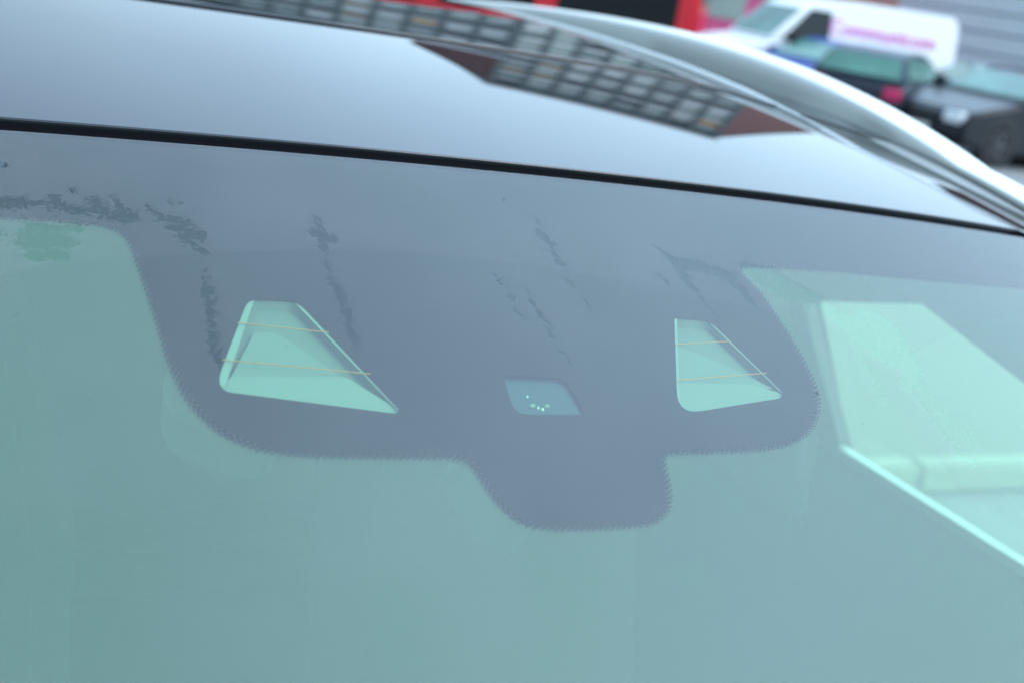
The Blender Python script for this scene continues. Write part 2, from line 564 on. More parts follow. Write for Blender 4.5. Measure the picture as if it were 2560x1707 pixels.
# dust film with washed-off marks: distance fields stored per vertex, broken up by noise in the material
def seg_d(P, a, b, ra, rb):
    a = np.array(a); b = np.array(b)
    ab = b-a; L2 = float(ab@ab)+1e-12
    t = np.clip(((P-a)@ab)/L2, 0, 1)
    return np.linalg.norm(P-(a+t[:, None]*ab), axis=1)-(ra+(rb-ra)*t)
# pixel capsules: (x0,y0,r0,x1,y1,r1)
marks = [(0, 510, 18, 60, 508, 18), (60, 512, 10, 150, 512, 10), (135, 500, 12, 140, 520, 14), (150, 520, 8, 330, 545, 14), (185, 530, 10, 240, 525, 14),
         (236, 505, 15, 245, 530, 14), (285, 497, 5, 312, 545, 18), (260, 540, 12, 316, 548, 10),
         (372, 520, 5, 398, 545, 7), (400, 548, 10, 470, 560, 12), (430, 570, 14, 500, 590, 16), (455, 596, 12, 512, 632, 7), (420, 508, 3, 450, 510, 4),
         (512, 680, 3, 516, 720, 9), (516, 720, 9, 527, 800, 9), (527, 800, 9, 536, 870, 9), (536, 870, 8, 548, 915, 7), (496, 708, 3, 516, 716, 4),
         (788, 548, 5, 800, 575, 8), (786, 585, 12, 828, 600, 14), (805, 600, 14, 814, 625, 8), (815, 655, 3, 822, 680, 3),
         (824, 695, 6, 850, 735, 10), (850, 735, 9, 868, 800, 11), (868, 800, 9, 886, 852, 6), (886, 852, 3, 892, 878, 2),
         (1338, 545, 2, 1348, 565, 3), (1350, 585, 9, 1372, 610, 8), (1372, 610, 7, 1390, 645, 7), (1392, 650, 8, 1402, 662, 7),
         (1410, 700, 3, 1422, 706, 4), (1425, 715, 2, 1438, 722, 3), (1460, 750, 1.5, 1470, 770, 3), (1470, 770, 3, 1484, 782, 2),
         (1235, 690, 3, 1262, 718, 1.5), (1274, 742, 2, 1284, 752, 4), (1290, 780, 3, 1306, 796, 2.5), (1315, 725, 1.5, 1332, 765, 3),
         (1345, 782, 5, 1356, 800, 4), (1356, 800, 3, 1376, 815, 5), (1372, 828, 2, 1382, 850, 2), (1398, 880, 1.5, 1424, 902, 3),
         (1628, 615, 2, 1655, 630, 3), (1660, 634, 4, 1690, 665, 8), (1690, 660, 14, 1760, 670, 14), (1700, 672, 12, 1722, 712, 8), (1722, 712, 9, 1738, 728, 6),
         (1760, 672, 12, 1830, 690, 10), (1810, 690, 11, 1860, 735, 9), (1850, 720, 9, 1885, 765, 7), (1650, 690, 3, 1668, 712, 3),
         (1750, 745, 1, 1795, 800, 1), (5, 412, 4, 10, 416, 3), (178, 476, 3, 182, 478, 3),
         # clean patches over the clear glass
         (100, 600, 45, 170, 610, 18), (75, 570, 12, 200, 575, 10), (90, 640, 22, 150, 640, 22), (0, 585, 6, 4, 595, 6),
         (1880, 680, 22, 1960, 720, 34), (1930, 700, 30, 2050, 760, 20),
         (2050, 765, 12, 2200, 860, 46), (2200, 820, 40, 2262, 905, 30), (2262, 920, 14, 2290, 960, 12),
         (2280, 955, 3, 2360, 1040, 2), (2360, 1040, 2, 2440, 1130, 1.5), (2300, 960, 2, 2380, 1050, 2), (2380, 1050, 2, 2440, 1110, 1.5),
         (2330, 1010, 2, 2430, 1160, 2), (2130, 850, 3, 2190, 960, 3), (2190, 960, 2, 2212, 1005, 1.5), (2270, 965, 3, 2400, 1140, 2), (2420, 1060, 2, 2445, 1120, 2),
         (1960, 800, 1.5, 1990, 850, 1.5), (2250, 950, 5, 2300, 1000, 3)]
gx = np.concatenate([np.linspace(-XW+0.002, -0.345, 60), np.linspace(-0.34, 0.55, 620), np.linspace(0.553, XW-0.002, 60)])
gy = np.concatenate([np.linspace(-1.12, -0.33, 110), np.linspace(-0.325, -0.0005, 250)])
nx_, ny_ = len(gx), len(gy)
X_, Y_ = np.meshgrid(gx, gy, indexing='ij')
Yr = Y_+yh(X_)
P2 = np.stack([X_.ravel(), Yr.ravel()], 1)
sd_ = np.full(len(P2), 1.0)
def px_scale(p, q):
    return 1.0
for (x0, y0, r0, x1, y1, r1) in marks:
    a = wpt(x0, y0); b = wpt(x1, y1)
    e1 = wpt(x0+8, y0); s1 = math.hypot(e1[0]-a[0], e1[1]-a[1])/8
    e2 = wpt(x0, y0+8); s2 = math.hypot(e2[0]-a[0], e2[1]-a[1])/8
    s_ = (s1*0.6+s2*0.4)
    sd_ = np.minimum(sd_, seg_d(P2, a, b, r0*s_, r1*s_))
# wiper arcs
arc1 = smooth_loop([(-200, 740), (0, 690), (200, 658), (414, 641), (650, 630), (947, 629), (1197, 651), (1415, 680), (1632, 718), (1850, 767), (2022, 806), (2103, 833), (2136, 855), (2200, 940), (2300, 1080), (2450, 1300)], 6, closed=False)
arc2 = smooth_loop([(2450, 1160), (2350, 1040), (2261, 914), (2310, 872), (2396, 828), (2480, 800), (2560, 784), (2700, 770)], 6, closed=False)
A1 = np.array([wpt(*p) for p in arc1]); A2 = np.array([wpt(*p) for p in arc2])
def line_sd(P, L):
    best = np.full(len(P), 9.0); side = np.zeros(len(P))
    for a, b in zip(L[:-1], L[1:]):
        ab = b-a
        t = np.clip(((P-a)@ab)/(ab@ab+1e-12), 0, 1)
        d = np.linalg.norm(P-(a+t[:, None]*ab), axis=1)
        cr_ = ab[0]*(P[:, 1]-a[1])-ab[1]*(P[:, 0]-a[0])
        m_ = d < best
        best[m_] = d[m_]; side[m_] = cr_[m_]
    return np.where(side > 0, best, -best)     # + = above the line
s1 = line_sd(P2, A1); s2 = line_sd(P2, A2)
unw = np.minimum(s1, s2)                       # >0 : never wiped
Vd = np.column_stack([P2[:, 0], P2[:, 1], WS(P2[:, 0], P2[:, 1])+0.0004]).tolist()
qi = (np.arange(nx_-1)[:, None]*ny_+np.arange(ny_-1)[None, :]).ravel()
Fd = np.column_stack([qi, qi+ny_, qi+ny_+1, qi+1]).tolist()
dm = bpy.data.materials.new('dust film')
dm.use_nodes = True
n = dm.node_tree
n.nodes.clear()
def N(t, **k):
    o = n.nodes.new(t)
    for a, b in k.items(): setattr(o, a, b)
    return o
o_ = N('ShaderNodeOutputMaterial'); ms = N('ShaderNodeMixShader'); tr = N('ShaderNodeBsdfTransparent'); df = N('ShaderNodeBsdfDiffuse')
df.inputs[0].default_value = (0.34, 0.36, 0.37, 1)
a1 = N('ShaderNodeAttribute', attribute_name='mark'); a2 = N('ShaderNodeAttribute', attribute_name='unwiped')
tcd = N('ShaderNodeTexCoord')
n1 = N('ShaderNodeTexNoise'); n1.inputs['Scale'].default_value = 330; n1.inputs['Detail'].default_value = 7; n1.inputs['Roughness'].default_value = 0.7
n2 = N('ShaderNodeTexNoise'); n2.inputs['Scale'].default_value = 900; n2.inputs['Detail'].default_value = 3
n3 = N('ShaderNodeTexNoise'); n3.inputs['Scale'].default_value = 9; n3.inputs['Detail'].default_value = 4
n4 = N('ShaderNodeTexVoronoi'); n4.inputs['Scale'].default_value = 60
for q in (n1, n2, n3, n4): n.links.new(tcd.outputs['Object'], q.inputs['Vector'])
def math_(op, a, b=None, c=None):
    q = N('ShaderNodeMath', operation=op)
    for i, v in enumerate((a, b, c)):
        if v is None: continue
        if isinstance(v, (int, float)): q.inputs[i].default_value = v
        else: n.links.new(v, q.inputs[i])
    return q.outputs[0]
def ramp(v, lo, hi, a=0.0, b=1.0):
    q = N('ShaderNodeMapRange', interpolation_type='SMOOTHSTEP')
    n.links.new(v, q.inputs[0])
    for i, x in enumerate((lo, hi, a, b)): q.inputs[i+1].default_value = x
    return q.outputs[0]
dis = math_('MULTIPLY', math_('SUBTRACT', n1.outputs[0], 0.5), 0.024)
mk = ramp(math_('ADD', a1.outputs['Fac'], dis), -0.0002, 0.0003)           # 0 inside washed mark
n6 = N('ShaderNodeTexNoise'); n6.inputs['Scale'].default_value = 620; n6.inputs['Detail'].default_value = 2
n.links.new(tcd.outputs['Object'], n6.inputs['Vector'])
near = ramp(a1.outputs['Fac'], 0.0, 0.0085, 1.0, 0.0)                     # stray droplets round each mark
drops = math_('MULTIPLY', near, ramp(n6.outputs[0], 0.60, 0.63))
mk = math_('MULTIPLY', mk, math_('SUBTRACT', 1.0, drops))
grit = math_('MULTIPLY', math_('SUBTRACT', 1.0, mk), ramp(n6.outputs[0], 0.36, 0.42, 0.65, 0.0))
mk = math_('ADD', mk, math_('MULTIPLY', grit, near))
un = ramp(math_('ADD', a2.outputs['Fac'], math_('MULTIPLY', dis, 0.02)), -0.0006, 0.0006)
speck = ramp(n2.outputs[0], 0.35, 0.7, 0.85, 1.25)
patch = ramp(n3.outputs[0], 0.3, 0.7, 0.8, 1.2)
dust_un = math_('MULTIPLY', math_('MULTIPLY', speck, patch), 0.150)
thick_un = math_('MULTIPLY', dust_un, mk)
wiped = math_('MULTIPLY', patch, 0.115)
wiped = math_('MULTIPLY', wiped, mk)
alpha = math_('ADD', math_('MULTIPLY', un, thick_un), math_('MULTIPLY', math_('SUBTRACT', 1.0, un), wiped))
sp = ramp(n4.outputs['Distance'], 0.03, 0.045, 1.0, 0.0)                   # stray specks
n5 = N('ShaderNodeTexNoise'); n5.inputs['Scale'].default_value = 35
n.links.new(tcd.outputs['Object'], n5.inputs['Vector'])
sp = math_('MULTIPLY', sp, ramp(n5.outputs[0], 0.55, 0.62, 0, 0.16))
alpha = math_('ADD', alpha, sp)
n.links.new(alpha, ms.inputs[0]); n.links.new(tr.outputs[0], ms.inputs[1]); n.links.new(df.outputs[0], ms.inputs[2]); n.links.new(ms.outputs[0], o_.inputs[0])
df_o = mesh_obj('dust_film', Vd, Fd, dm, ws, smooth=True)
for nm, arr in (('mark', sd_), ('unwiped', unw)):
    at_ = df_o.data.attributes.new(nm, 'FLOAT', 'POINT')
    at_.data.foreach_set('value', arr.astype(np.float32))

V, Fc = [], []
sr = random.Random(4)
spk = [(1260, 502, 2.0), (2043, 983, 2.2), (1637, 805, 1.6), (14, 414, 3.0), (180, 480, 2.0)]+[(sr.uniform(20, 2540), sr.uniform(420, 1680), sr.choice([0.6, 0.7, 0.9, 1.1])) for _ in range(26)]
for px, py, r in spk:
    if py < 345+px*0.115: continue
    c = wpt(px, py); rr = r*0.00034
    k0 = len(V)
    for k in range(6):
        a = k*math.pi/3
        x, y = c[0]+rr*math.cos(a)*sr.uniform(0.7, 1.2), c[1]+rr*1.6*math.sin(a)*sr.uniform(0.7, 1.2)
        V.append((x, y, float(WS(x, y))+0.0007))
    Fc.append(tuple(range(k0, k0+6)))
mesh_obj('dirt_specks', V, Fc, M['black'], ws)['kind'] = 'stuff'

# black rubber between glass and roof
def ypr(px, py):
    p = on_surf(px, py, ROOF); return p[1]-yh(p[0])
Y0 = 0.0240
V, Fc = [], []
xs2 = np.linspace(-0.78, 0.78, 161)
prof = [(-0.001, -0.0030), (0.001, -0.0020), (0.006, -0.004), (0.012, -0.0065), (0.018, -0.0065), (Y0+0.004, -0.004)]
for x in xs2:
    for dy, dz in prof:
        V.append((x, yh(x)+dy, 1.45-KX*x*x+dz+RA*max(dy, 0)))
for i in range(len(xs2)-1):
    for j in range(len(prof)-1):
        a = i*len(prof)+j
        Fc.append((a, a+len(prof), a+len(prof)+1, a+1))
mesh_obj('windscreen_seal', V, Fc, M['rubber'], car, smooth=True)

# roof front panel (rolled front edge) and sunroof
XR = 0.80
xs3 = np.linspace(-XR, XR, 201)
def panel(name, F, y0f, y1f, nv, material, roll0=0.0012, roll1=0.001, dz=0.0):
    V, Nn, Fc = [], [], []
    for x in xs3:
        a, b = yh(x)+y0f(x), yh(x)+y1f(x)
        rows = []
        za = float(F(x, a)); n0 = nrm(F, x, a+0.004)
        for k in range(6):                         # rolled leading edge
            t = (1-k/6)*math.pi/2
            ny = -math.sin(t)
            rows.append(((x, a+roll0*(1-math.sin(t)), za-roll0*(1-math.cos(t))+dz), Vector((n0[0], n0[1]*math.cos(t)+ny*1.0, max(n0[2]*math.cos(t), 0.02))).normalized()))
        rows.insert(0, ((x, a, za-0.02+dz), Vector((0, -1, 0))))
        for k in range(nv+1):
            y = a+roll0+(b-roll1-a-roll0)*k/nv
            rows.append(((x, y, float(F(x, y))+dz), nrm(F, x, y)))
        n1_ = nrm(F, x, b)
        for k in range(1, 5):
            t = k/4*math.pi/2
            rows.append(((x, b-roll1+roll1*math.sin(t), float(F(x, b))-roll1*(1-math.cos(t))+dz), Vector((n1_[0], n1_[1]*math.cos(t)+math.sin(t), max(n1_[2]*math.cos(t), 0.02))).normalized()))
        rows.append(((x, b, float(F(x, b))-0.02+dz), Vector((0, 1, 0))))
        nr = len(rows)
        for p, q in rows:
            V.append(p); Nn.append(q)
    for i in range(len(xs3)-1):
        for j in range(nr-1):
            a = i*nr+j
            Fc.append((a, a+nr, a+nr+1, a+1))
    return mesh_obj(name, V, Fc, material, car, smooth=True, normals=Nn)
panel('roof_panel', ROOF, lambda x: Y0, lambda x: y_sun(x)-0.0045, 60, M['roof_black'])
panel('sunroof', SUNR, lambda x: y_sun(x)+0.002, lambda x: 1.45, 90, M['roof_glass'], roll0=0.002, dz=0.0030)
def REAR(x, y):
    yp = y-yh(x)
    d = np.maximum(yp-1.45, 0)
    return SUNR(x, y)-0.15*d*d
panel('rear_roof_panel', REAR, lambda x: 1.455, lambda x: 2.15, 30, M['roof_black'])
mb = MB()
# tray under the joints so that nothing shows through
V, Fc = [], []
for x in xs3:
    for yp in (Y0, 0.3, 0.6, 1.0, 1.5, 2.14):
        V.append((x, yh(x)+yp, float(REAR(x, yh(x)+yp))-0.021))
for i in range(len(xs3)-1):
    for j in range(5):
        a = i*6+j; Fc.append((a, a+6, a+7, a+1))
mesh_obj('headliner', V, Fc, M['pale_trim'], car, smooth=True)

# roof rails (seam and crest read on the photo, on the planes x = 0.76 and x = 0.80)
seam_px = [(1608, 124), (1800, 190), (1979, 255), (2075, 298), (2192, 344), (2300, 389), (2424, 456), (2560, 538)]
top_px = [(1088, 0), (1306, 13), (1524, 41), (1763, 92), (1959, 152), (2177, 245), (2394, 370), (2560, 500)]
XS_, XT_ = 0.76, 0.805
sp_ = sorted([tuple(on_x(*p, XS_)[1:]) for p in seam_px]); tp_ = sorted([tuple(on_x(*p, XT_)[1:]) for p in top_px])
def fit(pts, deg=3):
    a = np.array(pts); return np.polyfit(a[:, 0], a[:, 1], deg)
cs, ct = fit(sp_, 3), fit(tp_, 4)
ys_lo, ys_hi = sp_[0][0], sp_[-1][0]
yt_lo, yt_hi = tp_[0][0], tp_[-1][0]
def ext(c, lo, hi, y):
    yc = min(max(y, lo), hi)
    v = np.polyval(c, yc)
    s = np.polyval(np.polyder(c), yc)
    d = y-yc
    if y > hi: return v+s*d-0.03*d*d
    return v+s*d-0.10*d*d
def seam_z(y):
    return min(ext(cs, ys_lo, ys_hi, y) if y < ys_hi else float(SUNR(0.76, y))+(np.polyval(cs, ys_hi)-float(SUNR(0.76, ys_hi))), 1.6)
def top_z(y): return ext(ct, yt_lo, yt_hi, y)
def rail(sgn):
    rings = []
    for y in np.linspace(-0.35, 2.45, 181):
        zs, zt = seam_z(y), top_z(y)
        h = zt-zs
        if h < 0.012: h = 0.012; zt = zs+h
        pr = [(0.772, zs-0.10), (0.770, zs), (0.767, zs+0.25*h), (0.765, zs+0.50*h), (0.765, zs+0.72*h), (0.7665, zs+0.84*h), (0.771, zs+0.92*h), (0.781, zs+0.972*h), (0.795, zs+0.994*h), (0.808, zt), (0.821, zt-0.003), (0.831, zt-0.012), (0.836, zt-0.03), (0.836, zs-0.10)]
        rings.append([(sgn*a, y, b) for a, b in pr])
    return MB().loft(rings).build('roof_rail', M['silver'], car, smooth=True)
r_ = rail(1); r2_ = rail(-1)
# black joint line at the foot of each rail
for sgn in (1, -1):
    rings = []
    for y in np.linspace(-0.35, 2.05, 121):
        zs = seam_z(y)
        rings.append([(sgn*0.7665, y, zs-0.012), (sgn*0.7715, y, zs-0.012), (sgn*0.7715, y, zs+0.0010), (sgn*0.7665, y, zs+0.0010)])
    MB().loft(rings).build('rail_seam', M['seam'], car)
# roof edge strip, its front part painting the rail's reflection, with a bright bead along its inner edge
strip_px = [(2048, 322), (2134, 371), (2308, 458), (2440, 530), (2560, 580)]
st_ = sorted([tuple(on_surf(*p, ROOF)[:2]) for p in strip_px], key=lambda p: p[1])
st_y = [p[1] for p in st_]; st_x = [p[0] for p in st_]
def strip_x(y):
    if y > st_y[-1]: return min(0.672, st_x[-1]+(y-st_y[-1])*0.1)
    return float(np.interp(y, st_y, st_x))
def over(x, y):
    return max(float(SUNR(x, y)) if y < 1.9 else float(REAR(x, y)), -9)
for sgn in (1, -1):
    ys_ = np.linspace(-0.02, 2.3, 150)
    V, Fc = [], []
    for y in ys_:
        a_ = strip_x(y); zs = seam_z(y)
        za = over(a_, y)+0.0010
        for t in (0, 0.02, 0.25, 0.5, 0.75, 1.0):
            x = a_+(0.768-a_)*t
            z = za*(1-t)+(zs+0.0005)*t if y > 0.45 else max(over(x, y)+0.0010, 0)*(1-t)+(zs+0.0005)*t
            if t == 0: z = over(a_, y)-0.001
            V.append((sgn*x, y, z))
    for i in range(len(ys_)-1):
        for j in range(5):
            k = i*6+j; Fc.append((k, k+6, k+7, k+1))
    mesh_obj('roof_edge_reflection', V, Fc, M['strip_reflection'], car, smooth=True)
    rings = []
    for y in np.linspace(st_y[-1]-0.005, 2.3, 120):
        a_ = strip_x(y); z0 = over(a_, y); r = min(0.0045, 0.0008+(y-st_y[-1]+0.005)*0.02)
        rings.append([(sgn*(a_+r*math.cos(b)), y, z0+0.0015+r*math.sin(b)) for b in [k*math.pi/4 for k in range(8)]])
    MB().loft(rings).build('roof_bead', M['chrome'], car, True)

# ---- camera hoods, sensor and wires behind the print
def hood(px_loop, shift_px, depth, name='camera_hood', inner=0.82, floor_mat='hood_floor'):
    """funnel under a window of the print: rim follows the window, floor is smaller and lies deeper"""
    pr = [wpt(*p, FR_DZ) for p in px_loop]
    cx = sum(p[0] for p in pr)/len(pr); cy = sum(p[1] for p in pr)/len(pr)
    top = [(cx+(p[0]-cx)*1.03, cy+(p[1]-cy)*1.03) for p in pr]
    bot = [(cx+(p[0]-cx)*inner+shift_px[0], cy+(p[1]-cy)*inner+shift_px[1]) for p in pr]
    T = [(x, y, float(WS(x, y))+FR_DZ-0.0012) for x, y in top]
    B = [(x, y, float(WS(x, y))+FR_DZ-depth) for x, y in bot]
    n_ = len(T)
    h = mesh_obj(name, T+B, [(i, (i+1) % n_, n_+(i+1) % n_, n_+i) for i in range(n_)], M['hood_plastic'], car)
    mesh_obj('hood_floor', B, [tuple(range(n_))], M[floor_mat], h)
    return h, bot, depth
def hood_detail(h, loop, depth, material, name):
    P = [wpt(*p, -depth) for p in loop]
    V = [(x, y, float(WS(x, y))-depth) for x, y in P]
    return mesh_obj(name, V, [tuple(range(len(V)))], M[material], h)
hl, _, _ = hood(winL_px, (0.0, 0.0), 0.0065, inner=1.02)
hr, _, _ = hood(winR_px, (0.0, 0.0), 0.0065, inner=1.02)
M['hood_half_lit'] = mat('half lit camera hood ramp', (0.235, 0.25, 0.25), 0.8)  # one plastic in lit and shaded tones, painting light on flat bevel plates
M['hood_lip'] = mat('lit camera hood lip', (0.275, 0.285, 0.285), 0.8)
M['hood_rim'] = mat('bright lit camera hood rim', (0.32, 0.33, 0.33), 0.7)
hood_detail(hl, rounded([(636, 831), (691, 831), (856, 943), (577, 943)], [6, 14, 3, 3]), 0.0050, 'hood_half_lit', 'hood_ramp')
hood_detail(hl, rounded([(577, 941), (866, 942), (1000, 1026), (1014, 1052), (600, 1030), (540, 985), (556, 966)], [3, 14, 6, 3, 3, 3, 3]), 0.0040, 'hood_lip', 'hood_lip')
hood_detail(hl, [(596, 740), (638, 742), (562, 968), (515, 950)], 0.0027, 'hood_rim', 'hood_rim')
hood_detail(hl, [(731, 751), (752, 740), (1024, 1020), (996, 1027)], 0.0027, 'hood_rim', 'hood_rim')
hood_detail(hr, rounded([(1694, 866), (1800, 905), (1935, 972), (1694, 958)], [3, 20, 3, 3]), 0.0050, 'hood_half_lit', 'hood_ramp')
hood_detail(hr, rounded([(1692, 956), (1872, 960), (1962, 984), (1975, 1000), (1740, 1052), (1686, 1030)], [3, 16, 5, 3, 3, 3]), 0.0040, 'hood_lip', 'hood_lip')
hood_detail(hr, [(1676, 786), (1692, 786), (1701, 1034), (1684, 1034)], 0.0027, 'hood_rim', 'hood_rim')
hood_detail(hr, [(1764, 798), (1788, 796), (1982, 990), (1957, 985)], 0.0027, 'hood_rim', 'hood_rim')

def wire(p0, p1, bow=0.0):
    pts = []
    for k in range(13):
        t = k/12
        x = p0[0]+(p1[0]-p0[0])*t; y = p0[1]+(p1[1]-p0[1])*t-bow*4*t*(1-t)
        a, b = wpt(x, y, -0.0012)
        pts.append(Vector((a, b, float(WS(a, b))-0.0012)))
    r = 0.00034
    rings = []
    d = (pts[-1]-pts[0]).normalized(); u = d.cross(Vector((0, 0, 1))).normalized(); v = Vector((0, 0, 1))
    for p in pts:
        rings.append([p+u*r*math.cos(a)+v*r*math.sin(a) for a in [k*math.pi/3 for k in range(6)]])
    MB().loft(rings).build('heating_wire', M['wire'], ws)
wire((594, 807), (822, 831)); wire((556, 899), (926, 934))
wire((1689, 861), (1826, 853)); wire((1690, 950), (1916, 932))

# rain sensor
sp3 = [wpt(*p, FR_DZ) for p in sens_px]
cx = sum(p[0] for p in sp3)/len(sp3); cy = sum(p[1] for p in sp3)/len(sp3)
pad = [(cx+(p[0]-cx)*1.12, cy+(p[1]-cy)*1.12) for p in sp3]
T = [(x, y, float(WS(x, y))+FR_DZ-0.0025) for x, y in pad]
sn = mesh_obj('rain_sensor', T, [tuple(range(len(T)))], M['sensor'], car)
for (px, py, rx, ry, mt_) in ((1320, 983, 3, 2, 'led'), (1333, 1005, 8, 3.6, 'led_dim'), (1347, 1010.5, 3.2, 2.6, 'led'), (1358, 1014.5, 4, 2.4, 'led'), (1369, 1006, 7, 3.6, 'led_dim')):
    if 'led_dim' not in M: M['led_dim'] = mat('frosted sensor lens', (0.22, 0.32, 0.28), 0.3)
    c = wpt(px, py, FR_DZ)
    sx = abs(wpt(px+rx, py, FR_DZ)[0]-c[0]); sy = abs(wpt(px, py+ry, FR_DZ)[1]-c[1])
    rings = []
    for k in range(5):
        t = k/5*math.pi/2
        rings.append([(c[0]+sx*math.cos(t)*math.cos(a), c[1]+sy*math.cos(t)*math.sin(a), float(WS(c[0], c[1]))+FR_DZ-0.0024+TR*sy*math.cos(t)*math.sin(a)+0.0012*math.sin(t)) for a in [j*2*math.pi/12 for j in range(12)]])
    MB().loft(rings).build('sensor_lens', M[mt_], sn, smooth=True)
# inner cover of the camera unit, a little wider than the print
def cover(loop, depth, name='camera_unit_cover'):
    P = [wpt(*p, -depth) for p in loop]
    V = [(x, y, float(WS(x, y))-depth) for x, y in P]
    V2 = [(x*0.98, y+0.02, float(WS(x, y))-depth-0.03) for x, y in P]
    n_ = len(V)
    return mesh_obj(name, V+V2, [tuple(range(n_))]+[(i, n_+i, n_+(i+1) % n_, (i+1) % n_) for i in range(n_)], M['cover'], car)
M['cover'] = mat('camera unit cover plastic', (0.10, 0.105, 0.10), 0.7)
cover(smooth_loop([(430, 900), (412, 940), (410, 980), (425, 1020), (462, 1052), (510, 1072), (580, 1100), (660, 1110), (700, 1060), (600, 980), (500, 900)], 5), 0.02)
cover(smooth_loop([(1120, 1150), (1160, 1168), (1200, 1215), (1235, 1258), (1275, 1290), (1330, 1305), (1345, 1280), (1280, 1230), (1225, 1165), (1170, 1125)], 5), 0.012)

# ------------------------------------------------------------------ cabin
def side_x(z): return 0.86-0.30*(z-1.0)
def on_side(px, py):
    d = ray(px, py)
    # x = .86 - .3(z-1)
    t = (0.86+0.30-CAM[0]-0.30*CAM[2])/(d[0]+0.30*d[2])
    return CAM+d*t
wb0 = on_side(2104, 1123); wt0 = on_side(2006, 752); wt1 = on_side(2304, 760); wa = on_side(2560, 958); wb1 = on_side(2560, 1413)
zb = wb0[2]
sl = (wa[2]-wt1[2])/(wa[1]-wt1[1])
ya_bot = wt1[1]+(zb-wt1[2])/sl            # where the A pillar meets the belt
yb_front = max(-1.0, ya_bot)
win_front = [(wb0[1], zb), (wt0[1], wt0[2]), (wt1[1], wt1[2]), (yb_front, zb)]
win_rear = [(wb0[1]+0.62, zb), (wt0[1]+0.52, wt0[2]), (1.40, wt0[2]), (1.66, zb+0.02)]
outline = [(-1.05, 0.28), (1.95, 0.28), (1.95, zb+0.03), (1.55, 1.36), (0.3, 1.40), (0.0, 1.385), (-1.05, 0.95)]
def planar_cdt(name, outer, holes, sgn, off, material, parent, step=0.25):
    pts = []; edges = []
    for loop in [outer]+holes:
        s = len(pts); pts += loop
        edges += [(s+i, s+(i+1) % len(loop)) for i in range(len(loop))]
    v, e, f, *_ = delaunay_2d_cdt([Vector(p) for p in pts], edges, [], 0, 1e-6)
    fs = []
    for t in f:
        c = (sum(v[i][0] for i in t)/len(t), sum(v[i][1] for i in t)/len(t))
        if inside(c, outer) and not any(inside(c, h) for h in holes): fs.append(tuple(t))
    V = [(sgn*(side_x(max(p[1], 0.9))+off), p[0], p[1]) for p in v]
    return mesh_obj(name, V, fs, material, parent)
def q4(loop, sgn, off):
    return [(sgn*(side_x(z)+off), y, z) for y, z in loop]
for sgn in (1, -1):
    planar_cdt('door_trim', [(-1.05, 0.28), (1.95, 0.28), (1.95, zb-0.012), (-1.05, zb-0.012)], [], sgn, 0.0, M['interior'], car)
    planar_cdt('window_surround', [(-1.05, zb-0.010), (1.95, zb-0.010), (1.95, zb+0.03), (1.55, 1.36), (0.3, 1.40), (0.0, 1.385), (-1.05, max(0.95, zb+0.0))], [win_front, win_rear], sgn, 0.0, M['surround'], car)
    sk = [(-1.02, 0.30), (1.93, 0.30), (1.93, zb+0.03), (1.56, 1.37), (0.32, 1.41), (0.02, 1.40), (-1.02, 0.97)]
    def grow(wl, a):
        cy_ = sum(p[0] for p in wl)/4; cz_ = sum(p[1] for p in wl)/4
        return [(p[0]+a*(1 if p[0] > cy_ else -1), p[1]+a*(1 if p[1] > cz_ else -1)) for p in wl]
    planar_cdt('body_side', sk, [grow(win_front, 0.035), grow(win_rear, 0.035)], sgn, 0.05, M['silver_paint'], car)
    for nm, wl in (('front_door_window', win_front), ('rear_door_window', win_rear)):
        mesh_obj(nm, q4(wl, sgn, 0.02), [(0, 1, 2, 3)], M['side_glass'], car)
    # reveal around each window
    for wl in (win_front, win_rear):
        A = q4(wl, sgn, 0.0); B = q4(wl, sgn, 0.021)
        mesh_obj('window_reveal', A+B, [(i, (i+1) % 4, 4+(i+1) % 4, 4+i) for i in range(4)], M['interior'], car)
    # bright belt trim
    x0 = side_x(zb)
    mb = MB()
    mb.loft([[(sgn*(x0-0.012), y, zb-0.006), (sgn*(x0-0.010), y, zb+0.005), (sgn*(x0+0.004), y, zb+0.007), (sgn*(x0+0.004), y, zb-0.008)] for y in (wb0[1]+0.0, 0.0, -0.5, yb_front)])
    mb.build('belt_trim', M['chrome'], car)
    # handles and mirror outside
    MB().box(min(sgn*0.93, sgn*0.955), max(sgn*0.93, sgn*0.955), 0.05, 0.22, 0.88, 0.905).bevel(0.006).build('door_handle', M['silver_paint'], car, True)
    MB().box(min(sgn*0.93, sgn*0.955), max(sgn*0.93, sgn*0.955), 1.05, 1.22, 0.88, 0.905).bevel(0.006).build('door_handle', M['silver_paint'], car, True)
    MB().box(min(sgn*0.90, sgn*1.10), max(sgn*0.90, sgn*1.10), -0.80, -0.66, 0.98, 1.12).bevel(0.03, 3).build('wing_mirror', M['silver_paint'], car, True)

def rbox(name, x0, x1, y0, y1, z0, z1, material, parent, bev=0.03, smooth=True):
    return MB().box(x0, x1, y0, y1, z0, z1).bevel(bev, 3).build(name, material, parent, smooth)
rbox('cabin_floor', -0.86, 0.86, -1.1, 2.0, 0.2, 0.30, M['dash'], car, 0.02)
